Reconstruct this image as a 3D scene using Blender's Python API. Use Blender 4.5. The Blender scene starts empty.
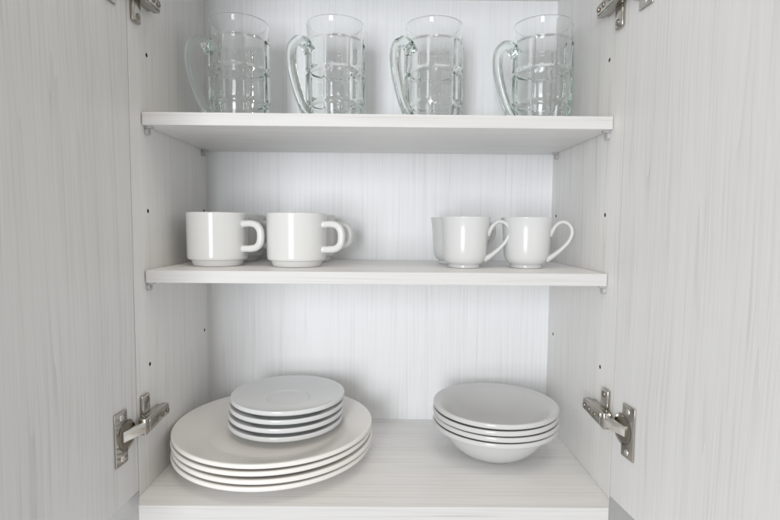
import bpy, bmesh, math, random
from mathutils import Vector, Matrix

random.seed(4)
scene = bpy.context.scene
R = math.radians

# ------------------------------------------------------------------ camera
f_px, CX, CY, CZ, pit, yaw, rol = 508.83, 0.0119, -0.8442, 0.3297, 0.0691, 0.0063, 0.0087
cam_data = bpy.data.cameras.new('camera')
cam_data.sensor_width = 36.0
cam_data.sensor_fit = 'HORIZONTAL'
cam_data.lens = f_px / 780 * 36.0
cam_data.clip_start = 0.01
cam_data.clip_end = 100
cam = bpy.data.objects.new('camera', cam_data)
scene.collection.objects.link(cam)
right0 = Vector((math.cos(yaw), -math.sin(yaw), 0))
fwd0 = Vector((math.sin(yaw), math.cos(yaw), 0))
Zax = Vector((0, 0, 1))
fwd = fwd0 * math.cos(pit) - Zax * math.sin(pit)
up0 = fwd0 * math.sin(pit) + Zax * math.cos(pit)
rt = right0 * math.cos(rol) + up0 * math.sin(rol)
up = up0 * math.cos(rol) - right0 * math.sin(rol)
m = Matrix((rt, up, -fwd)).transposed().to_4x4()
m.translation = Vector((CX, CY, CZ))
cam.matrix_world = m
scene.camera = cam

# ------------------------------------------------------------------ world and lights
w = bpy.data.worlds.new('World')
scene.world = w
w.use_nodes = True
bg = w.node_tree.nodes['Background']
# a pale room: bright ceiling above, bright worktop below, duller walls between
wn_, wl_ = w.node_tree.nodes.new, w.node_tree.links.new
wtc = wn_('ShaderNodeTexCoord')
wsp = wn_('ShaderNodeSeparateXYZ')
wl_(wtc.outputs['Generated'], wsp.inputs['Vector'])
wmr = wn_('ShaderNodeMapRange')
wmr.inputs['From Min'].default_value = -1.0
wmr.inputs['From Max'].default_value = 1.0
wl_(wsp.outputs['Z'], wmr.inputs['Value'])
wcr = wn_('ShaderNodeValToRGB')
e = wcr.color_ramp.elements
e[0].position, e[0].color = 0.0, (1.15, 1.15, 1.17, 1)
e[1].position, e[1].color = 1.0, (1.20, 1.16, 1.08, 1)
for pos, col in ((0.34, (1.08, 1.08, 1.10, 1)), (0.46, (0.66, 0.65, 0.64, 1)), (0.56, (0.66, 0.65, 0.63, 1)), (0.70, (1.20, 1.16, 1.07, 1))):
    x = e.new(pos)
    x.color = col
wl_(wmr.outputs['Result'], wcr.inputs['Fac'])
# the side of the room away from the window is a little darker
wma = wn_('ShaderNodeMath')
wma.operation = 'MULTIPLY_ADD'
wma.inputs[1].default_value = -0.10
wma.inputs[2].default_value = 1.0
wl_(wsp.outputs['X'], wma.inputs[0])
wsc = wn_('ShaderNodeVectorMath')
wsc.operation = 'SCALE'
wl_(wcr.outputs['Color'], wsc.inputs[0])
wl_(wma.outputs['Value'], wsc.inputs['Scale'])
wl_(wsc.outputs['Vector'], bg.inputs['Color'])
bg.inputs['Strength'].default_value = 0.66


def area(name, loc, target, sx, sy, energy, color):
    d = bpy.data.lights.new(name, 'AREA')
    d.shape = 'RECTANGLE'
    d.size, d.size_y = sx, sy
    d.energy = energy
    d.color = color
    o = bpy.data.objects.new(name, d)
    scene.collection.objects.link(o)
    o.location = loc
    o.rotation_euler = (Vector(target) - Vector(loc)).to_track_quat('-Z', 'Y').to_euler()
    return o


area('window_light', (-0.62, -2.60, 0.40), (0.0, 0.0, 0.34), 0.64, 1.25, 36.5, (0.93, 0.965, 1.0))
area('ceiling_lamp', (0.05, -1.25, 1.95), (0.0, -0.1, 0.35), 0.7, 0.7, 5.0, (1.0, 0.90, 0.76))

scene.view_settings.view_transform = 'Standard'
scene.view_settings.look = 'None'
scene.view_settings.exposure = 0.04
scene.view_settings.gamma = 1.0
scene.cycles.use_denoising = True
scene.cycles.max_bounces = 24
scene.cycles.diffuse_bounces = 8
scene.cycles.glossy_bounces = 8
scene.cycles.transmission_bounces = 20
scene.cycles.transparent_max_bounces = 16
scene.cycles.sample_clamp_indirect = 30.0

# ------------------------------------------------------------------ dimensions (metres)
H = 0.284            # half inner width
D = 0.250            # side panel depth
D0 = 0.2695          # bottom panel front
DS = 0.2236          # shelf front
ZT = 0.6908           # inner height
Z1, Z2, TH = 0.462, 0.2717, 0.0152
SW = 0.28275         # shelf half width


# ------------------------------------------------------------------ materials
def nodes_of(name):
    mt = bpy.data.materials.new(name)
    mt.use_nodes = True
    nt = mt.node_tree
    return mt, nt, nt.nodes['Principled BSDF']


def wood(name, grain, seed, light=(0.74, 0.735, 0.725), dark=(0.56, 0.55, 0.535), amount=1.0, figure=0.5,
         rough=0.42):
    """whitewashed woodgrain laminate; grain is the axis the streaks run along"""
    mt, nt, bs = nodes_of(name)
    N, L = nt.nodes.new, nt.links.new
    tc = N('ShaderNodeTexCoord')

    def mapped(across, along, off):
        mp = N('ShaderNodeMapping')
        sc = [across] * 3
        sc['XYZ'.index(grain)] = along
        mp.inputs['Scale'].default_value = sc
        mp.inputs['Location'].default_value = (off * 1.7 + seed, off * 3.1 + seed * 2.3, off * 0.9 + seed * 4.1)
        return mp

    # slow sideways wander of the grain so the lines are not ruled straight
    wm = mapped(5.0, 1.6, 3.0)
    L(tc.outputs['Object'], wm.inputs['Vector'])
    wn = N('ShaderNodeTexNoise')
    wn.inputs['Scale'].default_value = 1.0
    wn.inputs['Detail'].default_value = 2.0
    L(wm.outputs['Vector'], wn.inputs['Vector'])
    sub = N('ShaderNodeVectorMath')
    sub.operation = 'SUBTRACT'
    sub.inputs[1].default_value = (0.5, 0.5, 0.5)
    L(wn.outputs['Color'], sub.inputs[0])
    scl = N('ShaderNodeVectorMath')
    scl.operation = 'SCALE'
    scl.inputs['Scale'].default_value = 0.045 * figure
    L(sub.outputs['Vector'], scl.inputs[0])
    add = N('ShaderNodeVectorMath')
    add.operation = 'ADD'
    L(tc.outputs['Object'], add.inputs[0])
    L(scl.outputs['Vector'], add.inputs[1])

    def noise(across, along, off, detail, lo, hi):
        mp = mapped(across, along, off)
        L(add.outputs['Vector'], mp.inputs['Vector'])
        n = N('ShaderNodeTexNoise')
        n.inputs['Scale'].default_value = 1.0
        n.inputs['Detail'].default_value = detail
        n.inputs['Roughness'].default_value = 0.6
        L(mp.outputs['Vector'], n.inputs['Vector'])
        mr = N('ShaderNodeMapRange')
        mr.inputs['From Min'].default_value = lo
        mr.inputs['From Max'].default_value = hi
        L(n.outputs['Fac'], mr.inputs['Value'])
        return mr.outputs['Result']

    broad = noise(22, 0.9, 1.0, 2, 0.3, 0.7)
    fine = noise(620, 9.0, 9.0, 2, 0.30, 0.70)
    pores = noise(380, 6.0, 14.0, 1, 0.56, 0.72)
    fade = noise(60, 5.5, 19.0, 2, 0.34, 0.66)
    wander = noise(16, 0.55, 27.0, 2, 0.0, 1.0)
    spacing = noise(60, 0.5, 33.0, 1, 0.0, 1.0)

    def math2(op, a, b):
        n = N('ShaderNodeMath')
        n.operation = op
        for i, v in enumerate((a, b)):
            if isinstance(v, (int, float)):
                n.inputs[i].default_value = v
            else:
                L(v, n.inputs[i])
        return n.outputs['Value']

    # growth-ring lines: a slow rise to a crisp dark edge, spacing and strength uneven
    sp = N('ShaderNodeSeparateXYZ')
    L(add.outputs['Vector'], sp.inputs['Vector'])
    others = [c for c in 'XYZ' if c != grain]
    across = math2('ADD', sp.outputs[others[0]], sp.outputs[others[1]])
    t = math2('ADD', math2('MULTIPLY', across, 120.0), math2('MULTIPLY', wander, 11.0 * figure + 2.0))
    t = math2('ADD', t, math2('MULTIPLY', spacing, 3.2))
    ring = math2('POWER', math2('FRACT', t, 0.0), 4.0)
    ring = math2('MULTIPLY', ring, fade)

    s = math2('ADD', math2('MULTIPLY', broad, 0.16), math2('MULTIPLY', fine, 0.24))
    s = math2('ADD', s, math2('MULTIPLY', ring, 0.62))
    s = math2('ADD', s, math2('MULTIPLY', math2('MULTIPLY', pores, fade), 0.40))
    s = math2('MULTIPLY', s, amount)
    mix = N('ShaderNodeMix')
    mix.data_type = 'RGBA'
    mix.clamp_factor = True
    L(s, mix.inputs['Factor'])
    mix.inputs['A'].default_value = (*light, 1)
    mix.inputs['B'].default_value = (*dark, 1)
    L(mix.outputs['Result'], bs.inputs['Base Color'])
    bs.inputs['Roughness'].default_value = rough
    bs.inputs['Specular IOR Level'].default_value = 0.35
    bp = N('ShaderNodeBump')
    bp.inputs['Strength'].default_value = 0.12
    bp.inputs['Distance'].default_value = 0.0004
    bp.invert = True
    L(s, bp.inputs['Height'])
    L(bp.outputs['Normal'], bs.inputs['Normal'])
    return mt


def ceramic(name, col, rough=0.10, wob=0.0006):
    mt, nt, bs = nodes_of(name)
    N, L = nt.nodes.new, nt.links.new
    tc = N('ShaderNodeTexCoord')
    n = N('ShaderNodeTexNoise')
    n.inputs['Scale'].default_value = 35
    n.inputs['Detail'].default_value = 2
    L(tc.outputs['Object'], n.inputs['Vector'])
    mr = N('ShaderNodeMapRange')
    mr.inputs['To Min'].default_value = rough * 0.95
    mr.inputs['To Max'].default_value = rough * 1.05
    L(n.outputs['Fac'], mr.inputs['Value'])
    L(mr.outputs['Result'], bs.inputs['Roughness'])
    bp = N('ShaderNodeBump')
    bp.inputs['Strength'].default_value = 0.02
    bp.inputs['Distance'].default_value = wob
    L(n.outputs['Fac'], bp.inputs['Height'])
    L(bp.outputs['Normal'], bs.inputs['Normal'])
    bs.inputs['Base Color'].default_value = (*col, 1)
    bs.inputs['IOR'].default_value = 1.5
    return mt


def glass(name, tint, dens, ior=1.5):
    mt, nt, bs = nodes_of(name)
    N, L = nt.nodes.new, nt.links.new
    bs.inputs['Base Color'].default_value = (1.0, 1.0, 1.0, 1)
    bs.inputs['Transmission Weight'].default_value = 1.0
    bs.inputs['IOR'].default_value = ior
    bs.inputs['Roughness'].default_value = 0.0
    tc = N('ShaderNodeTexCoord')
    n = N('ShaderNodeTexNoise')
    n.inputs['Scale'].default_value = 60
    n.inputs['Detail'].default_value = 1
    L(tc.outputs['Object'], n.inputs['Vector'])
    bp = N('ShaderNodeBump')
    bp.inputs['Strength'].default_value = 0.05
    bp.inputs['Distance'].default_value = 0.001
    L(n.outputs['Fac'], bp.inputs['Height'])
    L(bp.outputs['Normal'], bs.inputs['Normal'])
    va = N('ShaderNodeVolumeAbsorption')
    va.inputs['Color'].default_value = (*tint, 1)
    va.inputs['Density'].default_value = dens
    L(va.outputs['Volume'], nt.nodes['Material Output'].inputs['Volume'])
    return mt


def metal(name, col, rough):
    mt, nt, bs = nodes_of(name)
    N, L = nt.nodes.new, nt.links.new
    bs.inputs['Metallic'].default_value = 1.0
    tc = N('ShaderNodeTexCoord')
    n = N('ShaderNodeTexNoise')
    n.inputs['Scale'].default_value = 160
    n.inputs['Detail'].default_value = 4
    L(tc.outputs['Object'], n.inputs['Vector'])
    mr = N('ShaderNodeMapRange')
    mr.inputs['To Min'].default_value = rough * 0.6
    mr.inputs['To Max'].default_value = rough * 1.5
    L(n.outputs['Fac'], mr.inputs['Value'])
    L(mr.outputs['Result'], bs.inputs['Roughness'])
    bs.inputs['Base Color'].default_value = (*col, 1)
    return mt


def plain(name, col, rough):
    mt, nt, bs = nodes_of(name)
    N, L = nt.nodes.new, nt.links.new
    tc = N('ShaderNodeTexCoord')
    n = N('ShaderNodeTexNoise')
    n.inputs['Scale'].default_value = 90
    L(tc.outputs['Object'], n.inputs['Vector'])
    mx = N('ShaderNodeMix')
    mx.data_type = 'RGBA'
    L(n.outputs['Fac'], mx.inputs['Factor'])
    mx.inputs['A'].default_value = (*[c * 0.92 for c in col], 1)
    mx.inputs['B'].default_value = (*[min(1, c * 1.06) for c in col], 1)
    L(mx.outputs['Result'], bs.inputs['Base Color'])
    bs.inputs['Roughness'].default_value = rough
    return mt


M_back = wood('laminate_back', 'Z', 1.0, light=(0.87, 0.875, 0.885), dark=(0.68, 0.685, 0.695), amount=0.72, figure=0.15)
M_side = wood('laminate_side', 'Z', 11.0, light=(0.845, 0.84, 0.825), dark=(0.65, 0.64, 0.62), figure=0.35)
M_door = wood('laminate_door', 'Z', 23.0, light=(0.74, 0.735, 0.728), dark=(0.54, 0.533, 0.525), figure=0.55, amount=0.85)
M_flat = wood('laminate_shelf', 'X', 31.0, light=(0.86, 0.855, 0.85), dark=(0.66, 0.65, 0.64), figure=0.5)
M_edge = wood('laminate_edge', 'X', 41.0, light=(0.66, 0.655, 0.645), dark=(0.50, 0.49, 0.48), figure=0.25, amount=0.95)
M_cup = ceramic('white_glaze', (0.71, 0.71, 0.70), 0.14)
M_tea = ceramic('cool_white_glaze', (0.65, 0.655, 0.655), 0.17)
M_plate = ceramic('ivory_glaze', (0.82, 0.80, 0.775), 0.14)
M_saucer = ceramic('pale_grey_glaze', (0.68, 0.69, 0.695), 0.13)
M_bowl = ceramic('pearl_glaze', (0.60, 0.60, 0.60), 0.13)
M_glass = glass('pressed_glass', (0.80, 0.95, 0.89), 13.0, 1.40)
M_glasshandle = glass('thick_glass', (0.70, 0.92, 0.84), 11.0, 1.45)
M_nick = metal('nickel', (0.47, 0.445, 0.405), 0.14)
M_nickdark = metal('nickel_dark', (0.26, 0.23, 0.19), 0.36)
M_nicklight = metal('nickel_bright', (0.80, 0.775, 0.74), 0.20)
M_peg = plain('peg_plastic', (0.72, 0.72, 0.71), 0.25)
M_peg.node_tree.nodes['Principled BSDF'].inputs['Transmission Weight'].default_value = 0.35
M_pegpin = plain('peg_pin', (0.42, 0.41, 0.40), 0.35)
M_hole = plain('raw_board', (0.07, 0.058, 0.045), 0.9)
M_strip = plain('shade_grey_edge', (0.34, 0.335, 0.33), 0.7)  # grey includes the open door's shade on the side panel edge


# ------------------------------------------------------------------ mesh helpers
def link_mesh(name, bm, mat, parent=None, smooth=False, sharp=None):
    bmesh.ops.recalc_face_normals(bm, faces=bm.faces[:])
    me = bpy.data.meshes.new(name)
    bm.to_mesh(me)
    bm.free()
    for p in me.polygons:
        p.use_smooth = smooth
    if smooth and sharp:
        me.set_sharp_from_angle(angle=R(sharp))
    for mm in (mat if isinstance(mat, (list, tuple)) else [mat]):
        me.materials.append(mm)
    o = bpy.data.objects.new(name, me)
    scene.collection.objects.link(o)
    if parent:
        o.parent = parent
    return o


def box(bm, x0, x1, y0, y1, z0, z1, bevel=0.0, seg=2, mat_index=0):
    r = bmesh.ops.create_cube(bm, size=1.0)
    vs = r['verts']
    for v in vs:
        v.co = Vector(((x0 + x1) / 2 + v.co.x * (x1 - x0), (y0 + y1) / 2 + v.co.y * (y1 - y0),
                       (z0 + z1) / 2 + v.co.z * (z1 - z0)))
    if bevel:
        es = list({e for v in vs for e in v.link_edges})
        rr = bmesh.ops.bevel(bm, geom=es, offset=bevel, segments=seg, affect='EDGES', profile=0.5)
        vs = rr['verts']
    return vs


def cyl(bm, c, axis, r0, r1, h, n=32, bevel=0):
    r = bmesh.ops.create_cone(bm, cap_ends=True, segments=n, radius1=r0, radius2=r1, depth=h)
    q = Vector((0, 0, 1)).rotation_difference(Vector(axis).normalized())
    for v in r['verts']:
        v.co = q @ v.co + Vector(c)
    return r['verts']


def chaikin(pts, it=3, ratio=0.25):
    pts = [Vector(p) for p in pts]
    for _ in range(it):
        out = [pts[0]]
        for a, b in zip(pts, pts[1:]):
            out += [a.lerp(b, ratio), a.lerp(b, 1 - ratio)]
        out.append(pts[-1])
        pts = out
    return pts


def lathe(prof, n=128, closed=False):
    """prof: (r, z) points from the axis, round, back to the axis"""
    bm = bmesh.new()
    rings = []
    for p in prof:
        if p[0] < 1e-6:
            rings.append([bm.verts.new((0, 0, p[1]))])
        else:
            rings.append([bm.verts.new((p[0] * math.cos(2 * math.pi * i / n), p[0] * math.sin(2 * math.pi * i / n), p[1]))
                          for i in range(n)])
    for a, b in zip(rings, rings[1:]):
        if len(a) == 1 and len(b) == 1:
            continue
        for i in range(n):
            j = (i + 1) % n
            if len(a) == 1:
                bm.faces.new((a[0], b[i], b[j]))
            elif len(b) == 1:
                bm.faces.new((a[i], a[j], b[0]))
            else:
                bm.faces.new((a[i], a[j], b[j], b[i]))
    return bm


def catmull(pts, n=10):
    pts = [Vector(p) for p in pts]
    P = [pts[0] * 2 - pts[1]] + pts + [pts[-1] * 2 - pts[-2]]
    out = []
    for i in range(1, len(P) - 2):
        a, b, c, d = P[i - 1:i + 3]
        for k in range(n):
            t = k / n
            out.append(0.5 * ((2 * b) + (c - a) * t + (2 * a - 5 * b + 4 * c - d) * t * t + (3 * b - a - 3 * c + d) * t ** 3))
    out.append(pts[-1])
    return out


def sweep(pts4, n=24, per=10, power=2.0):
    """handle in the local XZ plane; each point is (x, z, half width across, half thickness)"""
    path = catmull([Vector(p) for p in pts4], per)
    bm = bmesh.new()
    rings = []
    for i, p in enumerate(path):
        a = path[max(0, i - 1)]
        b = path[min(len(path) - 1, i + 1)]
        t = Vector((b[0] - a[0], 0, b[1] - a[1])).normalized()
        nrm = Vector((t.z, 0, -t.x))
        ring = []
        for k in range(n):
            ang = 2 * math.pi * k / n
            ca, sa = math.cos(ang), math.sin(ang)
            ex = 2.0 / power
            ca = math.copysign(abs(ca) ** ex, ca)
            sa = math.copysign(abs(sa) ** ex, sa)
            v = Vector((p[0], 0, p[1])) + Vector((0, 1, 0)) * (ca * p[2]) + nrm * (sa * p[3])
            ring.append(bm.verts.new(v))
        rings.append(ring)
    for a, b in zip(rings, rings[1:]):
        for k in range(n):
            j = (k + 1) % n
            bm.faces.new((a[k], a[j], b[j], b[k]))
    bm.faces.new(rings[0][::-1])
    bm.faces.new(rings[-1])
    return bm


def empty(name, loc, rz=0, label=None, cat=None, group=None):
    o = bpy.data.objects.new(name, None)
    o.empty_display_size = 0.02
    scene.collection.objects.link(o)
    o.location = loc
    o.rotation_euler = (0, 0, rz)
    if label:
        o['label'] = label
    if cat:
        o['category'] = cat
    if group:
        o['group'] = group
    return o


def dup(root, loc, rz, label):
    r = root.copy()
    scene.collection.objects.link(r)
    r.location = loc
    r.rotation_euler = (0, 0, rz)
    r['label'] = label
    for ch in list(root.children):
        c = ch.copy()
        scene.collection.objects.link(c)
        c.parent = r
    return r


# ------------------------------------------------------------------ the cupboard
cup = empty('cupboard', (0, 0, 0), 0,
            'open white woodgrain wall cupboard holding all the mugs, cups, plates and bowls', 'cupboard')

bm = bmesh.new()
box(bm, -H - 0.017, H + 0.017, 0.0, 0.006, -0.02, ZT + 0.014)
link_mesh('back_panel', bm, M_back, cup)

HOLES = {-1: [(-0.2044, 0.5342), (-0.2103, 0.3441), (-0.2148, 0.1529), (-0.0236, 0.1561), (-0.017, 0.3493), (-0.021, 0.5342)],
         1: [(-0.2039, 0.5344), (-0.2078, 0.3442), (-0.2100, 0.1517), (-0.0665, 0.5995), (-0.0261, 0.1543), (-0.0228, 0.3461)]}
for s in (-1, 1):
    bm = bmesh.new()
    box(bm, min(s * H, s * (H + 0.016)), max(s * H, s * (H + 0.016)), -D, -0.0002, -0.022, ZT + 0.016)
    o = link_mesh('side_panel', bm, [M_side, M_hole], cup)
    cb = bmesh.new()
    for (y, z) in HOLES[s]:
        cyl(cb, (s * (H + 0.004), y, z), (1, 0, 0), 0.0026, 0.0026, 0.0115, 20)
    for fc in cb.faces:
        fc.material_index = 1
    cutter = link_mesh('hole_cutter', cb, [M_side, M_hole])
    md = o.modifiers.new('holes', 'BOOLEAN')
    md.operation = 'DIFFERENCE'
    md.solver = 'EXACT'
    md.object = cutter
    dg = bpy.context.evaluated_depsgraph_get()
    me = bpy.data.meshes.new_from_object(o.evaluated_get(dg))
    o.modifiers.clear()
    o.data = me
    bpy.data.objects.remove(cutter)
    # filler beside and below the carcass; its grey paints door shade over the panel edge
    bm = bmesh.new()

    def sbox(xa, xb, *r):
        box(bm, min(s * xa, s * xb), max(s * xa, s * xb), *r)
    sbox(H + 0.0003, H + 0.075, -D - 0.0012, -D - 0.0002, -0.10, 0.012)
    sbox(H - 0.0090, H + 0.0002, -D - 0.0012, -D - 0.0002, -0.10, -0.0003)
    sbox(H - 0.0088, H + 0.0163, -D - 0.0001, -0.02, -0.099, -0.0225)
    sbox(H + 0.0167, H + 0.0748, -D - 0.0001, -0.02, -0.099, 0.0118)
    link_mesh('shade_filler_strip', bm, M_strip, cup)

bm = bmesh.new()
box(bm, -H + 0.0002, H - 0.0002, -D, -0.0002, ZT, ZT + 0.0158, 0.0006, 1)
link_mesh('top_panel', bm, M_flat, cup)
# bottom panel: full width between the sides, its nose a little narrower
bm = bmesh.new()
pl = [(-H + 0.0003, -0.0002), (H - 0.0003, -0.0002), (H - 0.0003, -D - 0.0013), (0.2750, -D0 + 0.001),
      (-0.2755, -D0 + 0.001), (-H + 0.0003, -D - 0.0013)]
lo = [bm.verts.new((x, y, -0.0220)) for x, y in pl]
hi = [bm.verts.new((x, y, 0.0)) for x, y in pl]
bm.faces.new(lo[::-1])
bm.faces.new(hi)
for i in range(6):
    j = (i + 1) % 6
    bm.faces.new((lo[i], lo[j], hi[j], hi[i]))
bpn = link_mesh('bottom_panel', bm, M_flat, cup)
bm = bmesh.new()
box(bm, -0.2755, 0.2750, -D0, -D0 + 0.00095, -0.0221, 0.0001, 0.0004, 2)
link_mesh('edge_band', bm, M_edge, bpn)


def shelf(zt):
    bm = bmesh.new()
    box(bm, -SW, SW, -DS + 0.001, -0.0015, zt - TH, zt, 0.0004, 1)
    o = link_mesh('shelf', bm, M_flat, cup)
    bm = bmesh.new()
    box(bm, -SW, SW, -DS, -DS + 0.00095, zt - TH - 0.00005, zt + 0.00005, 0.0004, 2)
    link_mesh('edge_band', bm, M_edge, o)
    return o


def peg(par, s, y, z):
    """clear plastic shelf support: a little bracket with a metal pin into the side"""
    bm = bmesh.new()
    x = s * H
    xi = s * (H - 0.0085)
    box(bm, min(x, xi), max(x, xi), y - 0.0045, y + 0.0045, z - 0.0022, z - 0.0001, 0.0005, 2)
    vs = cyl(bm, (s * (H - 0.0022), y, z - 0.0060), (s, 0, 0), 0.0048, 0.0048, 0.0042, 24)
    o = link_mesh('shelf_peg', bm, M_peg, par, True, 40)
    bm = bmesh.new()
    cyl(bm, (s * (H - 0.0026), y, z - 0.0062), (s, 0, 0), 0.0018, 0.0022, 0.0046, 18)
    p = link_mesh('peg_pin', bm, M_pegpin, par, True, 40)


s1 = shelf(Z1)
s2 = shelf(Z2)
for s in (-1, 1):
    peg(s1, s, -0.2115, Z1 - TH)
    peg(s1, s, -0.0225, Z1 - TH)
    peg(s2, s, -0.2160, Z2 - TH)
    peg(s2, s, -0.0230, Z2 - TH)


# ------------------------------------------------------------------ doors and hinges
DOORS = {-1: dict(hx=-0.2829, hy=-0.2535, ang=4.05, zb=0.0095), 1: dict(hx=0.2827, hy=-0.2535, ang=6.6, zb=0.0060)}


def door_matrix(s):
    d = DOORS[s]
    # local +x runs from the hinge edge to the free edge, local +y points into the opening
    a = R(d['ang'])
    ex = Vector((s * math.sin(a), -math.cos(a), 0))
    ey = Vector((-s * math.cos(a), -math.sin(a), 0))
    ez = Vector((0, 0, 1))
    mt = Matrix((ex, ey, ez)).transposed().to_4x4()
    mt.translation = Vector((d['hx'], d['hy'], 0))
    return mt


for s in (-1, 1):
    mt = door_matrix(s)
    bm = bmesh.new()
    box(bm, 0.0, 0.296, -0.017, 0.0, DOORS[s]['zb'], 0.70, 0.0004, 1)
    for v in bm.verts:
        v.co.z += 0
    bm.transform(mt)
    link_mesh('door', bm, M_door, cup)


def hinge(s, zc, upper):
    """concealed cup hinge: plate and cup on the door, link, arm and mounting plate on the side"""
    root = empty('hinge', (0, 0, 0))
    root.parent = cup
    mt = door_matrix(s)
    sg = -1 if upper else 1
    # flange on the door
    bm = bmesh.new()
    box(bm, 0.0225, 0.0455, 0.0002, 0.0022, zc - 0.0305, zc + 0.0305, 0.0009, 3)
    cyl(bm, (0.0245, 0.0012, zc), (0, 1, 0), 0.0178, 0.0178, 0.0020, 48)
    bm.transform(mt)
    link_mesh('hinge_plate', bm, M_nick, root, True, 35)
    # hollow of the cup
    bm = bmesh.new()
    cyl(bm, (0.0245, 0.00245, zc), (0, 1, 0), 0.0148, 0.0140, 0.0006, 48)
    bm.transform(mt)
    link_mesh('hinge_cup', bm, M_nickdark, root, True, 35)
    # screws
    for dz in (-0.0235, 0.0235):
        bm = bmesh.new()
        cyl(bm, (0.0335, 0.0026, zc + dz), (0, 1, 0), 0.0036, 0.0028, 0.0012, 24)
        bm.transform(mt)
        link_mesh('screw', bm, M_nicklight, root, True, 35)
    # link from the cup to the arm (in world axes, mirrored by s)
    bm = bmesh.new()

    def pbox(p0, p1, wz0, wz1, t, bev=0.0008):
        """bar from p0 to p1 in the XY plane; z half widths at its ends, thickness t; points are (inset from side, y, z)"""
        a = Vector((s * (H - p0[0]), p0[1], p0[2]))
        b = Vector((s * (H - p1[0]), p1[1], p1[2]))
        d = (b - a)
        dxy = Vector((d.x, d.y, 0)).normalized()
        nn = Vector((-dxy.y, dxy.x, 0))
        vs = []
        for (c, hw) in ((a, wz0), (b, wz1)):
            for u, v in ((-1, -1), (1, -1), (1, 1), (-1, 1)):
                vs.append(bm.verts.new(c + nn * (u * t / 2) + Vector((0, 0, v * hw))))
        fs = [(0, 1, 2, 3), (7, 6, 5, 4), (0, 4, 5, 1), (1, 5, 6, 2), (2, 6, 7, 3), (3, 7, 4, 0)]
        faces = [bm.faces.new([vs[i] for i in ff]) for ff in fs]
        es = list({e for ff in faces for e in ff.edges})
        bmesh.ops.bevel(bm, geom=es, offset=bev, segments=2, affect='EDGES', profile=0.5)

    pbox((-0.0002, -0.2850, zc), (0.0118, -0.2560, zc + 0.001), 0.0062, 0.0066, 0.0045)
    link_mesh('hinge_link', bm, M_nicklight, root, True, 35)
    bm = bmesh.new()
    pbox((0.0098, -0.2590, zc + 0.001), (0.0088, -0.1930, zc + 0.001), 0.0098, 0.0072, 0.0090, 0.0012)
    pbox((0.0149, -0.2510, zc + 0.001), (0.0139, -0.1960, zc + 0.001), 0.0076, 0.0056, 0.0016, 0.0006)
    link_mesh('hinge_arm', bm, M_nick, root, True, 35)
    for (yy, rr) in ((-0.2160, 0.0036), (-0.2010, 0.0030), (-0.2340, 0.0032)):
        bm = bmesh.new()
        cyl(bm, (s * (H - 0.0154), yy, zc + 0.001), (-s, 0, 0), rr, rr * 0.8, 0.0016, 24)
        link_mesh('screw', bm, M_nickdark, root, True, 35)
    # mounting plate screwed to the side, its wing standing clear of the arm
    bm = bmesh.new()
    box(bm, min(s * (H - 0.0002), s * (H - 0.0060)), max(s * (H - 0.0002), s * (H - 0.0060)), -0.2480, -0.1990, zc - 0.0062, zc + 0.0082, 0.0008, 2)
    z0, z1 = (zc + 0.006, zc + 0.0330) if not upper else (zc - 0.0330, zc - 0.004)
    box(bm, min(s * (H - 0.0002), s * (H - 0.0050)), max(s * (H - 0.0002), s * (H - 0.0050)), -0.2440, -0.2260, z0, z1, 0.0022, 4)
    link_mesh('mounting_plate', bm, M_nick, root, True, 35)
    bm = bmesh.new()
    zz = zc + sg * 0.0265
    cyl(bm, (s * (H - 0.0054), -0.2350, zz), (-s, 0, 0), 0.0042, 0.0034, 0.0016, 24)
    link_mesh('screw', bm, M_nickdark, root, True, 35)


hinge(-1, 0.0880, False)
hinge(1, 0.0985, False)
hinge(-1, 0.5940, True)
hinge(1, 0.5940, True)


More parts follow.
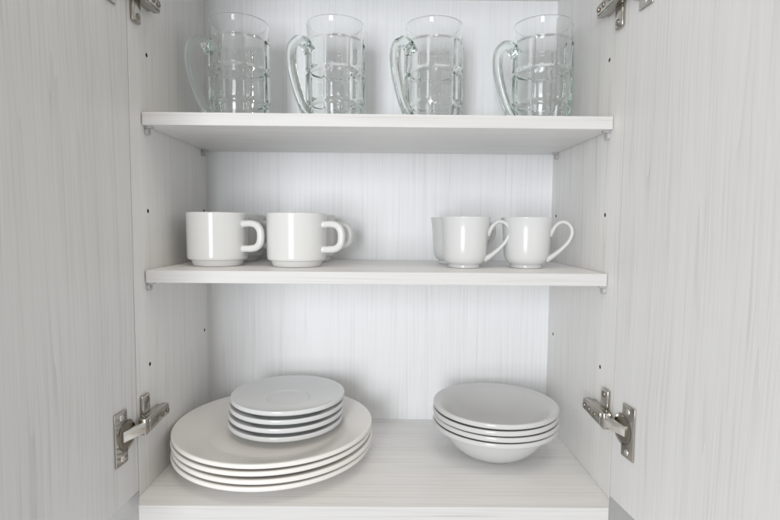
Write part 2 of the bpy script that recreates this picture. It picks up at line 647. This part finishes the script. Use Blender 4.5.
# ------------------------------------------------------------------ glass mugs
def mug_body():
    nt_, nz = 288, 150
    HM = 0.153
    rows = [(0.003, 0.0385), (0.0385, 0.0840), (0.0840, 0.1290)]

    def base_r(z):
        pts = [(0.0, 0.0315), (0.004, 0.0325), (0.020, 0.0362), (0.036, 0.0392), (0.045, 0.0398), (0.125, 0.0398),
               (0.132, 0.0402), (0.1505, 0.0414), (0.153, 0.0410)]
        for (za, ra), (zb, rb) in zip(pts, pts[1:]):
            if z <= zb:
                return ra + (rb - ra) * (z - za) / (zb - za)
        return pts[-1][1]

    def sm(x):
        x = max(0.0, min(1.0, x))
        return x * x * (3 - 2 * x)

    prof_in = [(0.0, 0.0130), (0.020, 0.0132), (0.028, 0.0145), (0.0330, 0.0200), (0.0358, 0.0360), (0.0371, 0.060),
               (0.0375, 0.110), (0.0383, 0.137), (0.0395, 0.1505), (0.0400, 0.1527)]
    inner = chaikin([(a, b, 0) for a, b in prof_in], 2)
    bm = bmesh.new()
    rings = []
    c0 = bm.verts.new((0, 0, 0.0025))
    rings.append([c0])
    rings.append([bm.verts.new((0.020 * math.cos(2 * math.pi * i / nt_), 0.020 * math.sin(2 * math.pi * i / nt_), 0.0025)) for i in range(nt_)])
    rings.append([bm.verts.new((0.027 * math.cos(2 * math.pi * i / nt_), 0.027 * math.sin(2 * math.pi * i / nt_), 0.0006)) for i in range(nt_)])
    for k in range(nz + 1):
        z = HM * k / nz
        br = base_r(z)
        ring = []
        for i in range(nt_):
            th = 2 * math.pi * i / nt_
            u = (th / (2 * math.pi) * 8) % 1.0          # columns; the handle sits on a groove
            d = 0.0
            for (za, zb) in rows:
                if za <= z <= zb:
                    v = (z - za) / (zb - za)
                    hz = (zb - za)
                    du = min(u, 1 - u) * 0.0312
                    dv = min(v, 1 - v) * hz
                    # rounded panel: corner radius softens where du and dv are both small
                    q = min(du, dv)
                    cr = 0.006
                    if du < cr and dv < cr:
                        q = cr - math.hypot(cr - du, cr - dv)
                    d = 0.0023 * sm((q - 0.0002) / 0.0050)
                    # slightly cushioned face
                    d += 0.0005 * (1 - (2 * u - 1) ** 2) * sm((q - 0.001) / 0.004)
            rr = br + d + 0.0004
            ring.append(bm.verts.new((rr * math.cos(th), rr * math.sin(th), z)))
        rings.append(ring)
    for p in inner[::-1]:
        if p[0] < 1e-6:
            rings.append([bm.verts.new((0, 0, p[1]))])
        else:
            rings.append([bm.verts.new((p[0] * math.cos(2 * math.pi * i / nt_), p[0] * math.sin(2 * math.pi * i / nt_), p[1])) for i in range(nt_)])
    for a, b in zip(rings, rings[1:]):
        for i in range(nt_):
            j = (i + 1) % nt_
            if len(a) == 1:
                bm.faces.new((a[0], b[i], b[j]))
            elif len(b) == 1:
                bm.faces.new((a[i], a[j], b[0]))
            else:
                bm.faces.new((a[i], a[j], b[j], b[i]))
    return bm


mug = empty('beer_mug', (0, 0, 0), 0, 'x', 'mug', 'glass beer mugs along the upper shelf')
link_mesh('glass_body', mug_body(), M_glass, mug, True)
hp = [(0.0388, 0.1085, 0.0105, 0.0085), (0.0440, 0.1160, 0.0096, 0.0076), (0.0515, 0.1215, 0.0090, 0.0066),
      (0.0600, 0.1205, 0.0090, 0.0064), (0.0665, 0.1115, 0.0092, 0.0064), (0.0682, 0.0970, 0.0092, 0.0062),
      (0.0660, 0.0780, 0.0090, 0.0060), (0.0602, 0.0565, 0.0086, 0.0058), (0.0530, 0.0375, 0.0082, 0.0056),
      (0.0455, 0.0235, 0.0082, 0.0060), (0.0365, 0.0140, 0.0090, 0.0070)]
link_mesh('handle', sweep(hp, 32, 10, 2.3), M_glasshandle, mug, True)
# handle runs along local +x; a = angle from straight-at-the-viewer (-y) towards the left (-x)
MUGS = [(-0.2030, -0.0900, 64, 'clear glass beer mug at the left end of the row on the upper shelf'),
        (-0.0650, -0.0880, 57, 'clear glass beer mug second from the left on the upper shelf'),
        (0.0775, -0.0880, 56, 'clear glass beer mug third from the left on the upper shelf'),
        (0.2330, -0.0950, 79, 'clear glass beer mug at the right end of the row on the upper shelf')]
for i, (x, y, a, lab) in enumerate(MUGS):
    rz = R(-90 - a)
    loc = (x, y, Z1 + 0.0004)
    if i == 0:
        mug.location = loc
        mug.rotation_euler = (0, 0, rz)
        mug['label'] = lab
    else:
        dup(mug, loc, rz, lab)

# ------------------------------------------------------------------ stacking coffee cups
prof = [(0, 0.0035), (0.028, 0.0035), (0.0295, 0.0008), (0.0305, 0.0), (0.0322, 0.0), (0.0330, 0.0010), (0.0345, 0.0062), (0.0350, 0.0078), (0.0362, 0.0082),
        (0.0392, 0.0088), (0.0402, 0.0105), (0.0405, 0.0140), (0.0408, 0.0400), (0.0412, 0.0700), (0.0411, 0.0718),
        (0.0402, 0.0726), (0.0390, 0.0722), (0.0382, 0.0700), (0.0372, 0.0400), (0.0366, 0.0170), (0.0340, 0.0120), (0.0280, 0.0090),
        (0.0, 0.0085)]
pc = chaikin([(a, b, 0) for a, b in prof], 2)
cc = empty('coffee_cup', (0, 0, 0), 0, 'x', 'cup', 'straight sided coffee cups on the middle shelf')
link_mesh('cup_body', lathe(pc, 128), M_cup, cc, True)
hp = [(0.0385, 0.0570, 0.0066, 0.0058), (0.0440, 0.0575, 0.0052, 0.0046), (0.0530, 0.0578, 0.0052, 0.0046), (0.0610, 0.0555, 0.0052, 0.0046),
      (0.0660, 0.0490, 0.0050, 0.0047), (0.0672, 0.0400, 0.0050, 0.0047), (0.0655, 0.0310, 0.0049, 0.0047), (0.0600, 0.0255, 0.0048, 0.0047),
      (0.0520, 0.0238, 0.0048, 0.0047), (0.0440, 0.0235, 0.0052, 0.0046), (0.0380, 0.0232, 0.0066, 0.0058)]
link_mesh('handle', sweep(hp, 24, 10, 2.4), M_cup, cc, True)
CUPS = [(-0.2225, -0.1370, 17, 'white straight sided coffee cup in front at the far left of the middle shelf'),
        (-0.1125, -0.1400, 19, 'white straight sided coffee cup in front, second from the left on the middle shelf'),
        (-0.2235, -0.0470, 16, 'white straight sided coffee cup standing behind the leftmost coffee cup'),
        (-0.1110, -0.0480, 8, 'white straight sided coffee cup with only its handle showing behind the second front cup')]
for i, (x, y, a, lab) in enumerate(CUPS):
    loc = (x, y, Z2 + 0.0003)
    if i == 0:
        cc.location, cc.rotation_euler = loc, (0, 0, R(-a))
        cc['label'] = lab
    else:
        dup(cc, loc, R(-a), lab)

# ------------------------------------------------------------------ tapered tea cups
prof = [(0, 0.0040), (0.0185, 0.0040), (0.0195, 0.0006), (0.0205, 0.0), (0.0216, 0.0), (0.0220, 0.0012), (0.0214, 0.0040), (0.0222, 0.0050),
        (0.0252, 0.0066), (0.0284, 0.0110), (0.0301, 0.0180), (0.0311, 0.0300), (0.0320, 0.0450), (0.0332, 0.0590), (0.0350, 0.0680),
        (0.0351, 0.0692), (0.0344, 0.0696), (0.0334, 0.0682), (0.0314, 0.0560), (0.0298, 0.0380), (0.0285, 0.0200), (0.0262, 0.0120),
        (0.0220, 0.0085), (0.0, 0.0080)]
pc = chaikin([(a, b, 0) for a, b in prof], 2)
tc_ = empty('tea_cup', (0, 0, 0), 0, 'x', 'cup', 'tapered tea cups on the middle shelf')
link_mesh('cup_body', lathe(pc, 128), M_tea, tc_, True)
hp = [(0.0300, 0.0450, 0.0060, 0.0050), (0.0345, 0.0520, 0.0048, 0.0036), (0.0388, 0.0585, 0.0044, 0.0029), (0.0455, 0.0632, 0.0042, 0.0027),
      (0.0532, 0.0622, 0.0042, 0.0027), (0.0592, 0.0555, 0.0042, 0.0027), (0.0602, 0.0465, 0.0041, 0.0027), (0.0562, 0.0368, 0.0041, 0.0027),
      (0.0490, 0.0280, 0.0042, 0.0028), (0.0402, 0.0200, 0.0046, 0.0032), (0.0325, 0.0142, 0.0054, 0.0040), (0.0265, 0.0108, 0.0064, 0.0048)]
link_mesh('handle', sweep(hp, 20, 10, 2.0), M_tea, tc_, True)
TEAS = [(0.1190, -0.1410, 6, 'white tapered tea cup in front, with its looped handle overlapping the rightmost cup'),
        (0.2060, -0.1360, 10, 'white tapered tea cup at the far right of the middle shelf, its whole handle clear'),
        (0.1130, -0.0700, 12, 'white tapered tea cup mostly hidden, its rim peeking out left of the front tea cup')]
for i, (x, y, a, lab) in enumerate(TEAS):
    loc = (x, y, Z2 + 0.0003)
    if i == 0:
        tc_.location, tc_.rotation_euler = loc, (0, 0, R(-a))
        tc_['label'] = lab
    else:
        dup(tc_, loc, R(-a), lab)


# ------------------------------------------------------------------ plates, saucers, bowls (each one mesh)
def stack(name, prof, mat, spots, pitch, z0, labels, cat, group, it=2):
    pc = chaikin([(a, b, 0) for a, b in prof], it)
    first = None
    for i, ((x, y), lab) in enumerate(zip(spots, labels)):
        if first is None:
            o = first = link_mesh(name, lathe(pc, 192), mat, None, True)
        else:
            o = first.copy()
            scene.collection.objects.link(o)
        o.location = (x, y, z0 + pitch * i)
        o.rotation_euler = (R(random.uniform(-0.13, 0.13)), R(random.uniform(-0.13, 0.13)), random.uniform(0, 6.28))
        o['label'] = lab
        o['category'] = cat
        o['group'] = group


dp = [(0, 0.0035), (0.071, 0.0035), (0.0725, 0.0005), (0.0740, 0.0), (0.0780, 0.0), (0.0800, 0.0010), (0.0840, 0.0045), (0.1000, 0.0090), (0.1200, 0.0145),
      (0.1320, 0.0180), (0.1352, 0.0188), (0.1368, 0.0204), (0.1368, 0.0238), (0.1352, 0.0250), (0.1325, 0.0244), (0.1200, 0.0208),
      (0.1050, 0.0165), (0.0950, 0.0125), (0.0880, 0.0093), (0.0780, 0.0085), (0, 0.0082)]
stack('dinner_plate', dp, M_plate,
      [(-0.1455, -0.1382), (-0.1440, -0.1390), (-0.1456, -0.1379), (-0.1444, -0.1386)], 0.0091, 0.0003,
      ['large ivory dinner plate at the bottom of its stack, resting on the cupboard floor',
       'large ivory dinner plate second from the bottom of its stack',
       'large ivory dinner plate directly under the top dinner plate',
       'large ivory dinner plate at the top of its stack, carrying the saucers'], 'plate', 'stacked dinner plates')
ZS = 0.0003 + 3 * 0.0091 + 0.0084
sp = [(0, 0.0035), (0.0370, 0.0035), (0.0385, 0.0003), (0.0395, 0.0), (0.0415, 0.0), (0.0425, 0.0010), (0.0450, 0.0045), (0.0560, 0.0078), (0.0690, 0.0102),
      (0.0765, 0.0106), (0.0803, 0.0112), (0.0815, 0.0130), (0.0813, 0.0167), (0.0806, 0.0178), (0.0785, 0.0175), (0.0700, 0.0150), (0.0560, 0.0122),
      (0.0420, 0.0106), (0.0335, 0.0102), (0.0318, 0.0100), (0.0300, 0.0078), (0.0280, 0.0074), (0, 0.0073)]
stack('saucer', sp, M_saucer,
      [(-0.1322, -0.1225), (-0.1316, -0.1205), (-0.1308, -0.1185), (-0.1300, -0.1160)], 0.0107, ZS,
      ['small pale saucer at the bottom of its stack, resting on the top dinner plate',
       'small pale saucer second from the bottom of its stack',
       'small pale saucer directly under the top saucer',
       'small pale saucer at the top of its stack, its round well in full view'], 'saucer', 'stacked saucers')
bp_ = [(0, 0.0040), (0.0290, 0.0040), (0.0300, 0.0004), (0.0310, 0.0), (0.0335, 0.0), (0.0350, 0.0010), (0.0400, 0.0034), (0.0520, 0.0100), (0.0630, 0.0200), (0.0705, 0.0310),
       (0.0745, 0.0405), (0.0780, 0.0436), (0.0850, 0.0440), (0.0882, 0.0448), (0.0888, 0.0468), (0.0886, 0.0500), (0.0874, 0.0513), (0.0850, 0.0508),
       (0.0770, 0.0475), (0.0690, 0.0395), (0.0590, 0.0270), (0.0470, 0.0170), (0.0340, 0.0105), (0.0200, 0.0084), (0, 0.0080)]
stack('soup_bowl', bp_, M_bowl,
      [(0.1690, -0.1272), (0.1703, -0.1264), (0.1691, -0.1267), (0.1699, -0.1252)], 0.0083, 0.0003,
      ['wide white soup bowl at the bottom of its stack, resting on the cupboard floor',
       'wide white soup bowl second from the bottom of its stack',
       'wide white soup bowl directly under the top bowl',
       'wide white soup bowl at the top of its stack, its hollow in full view'], 'bowl', 'stacked soup bowls')
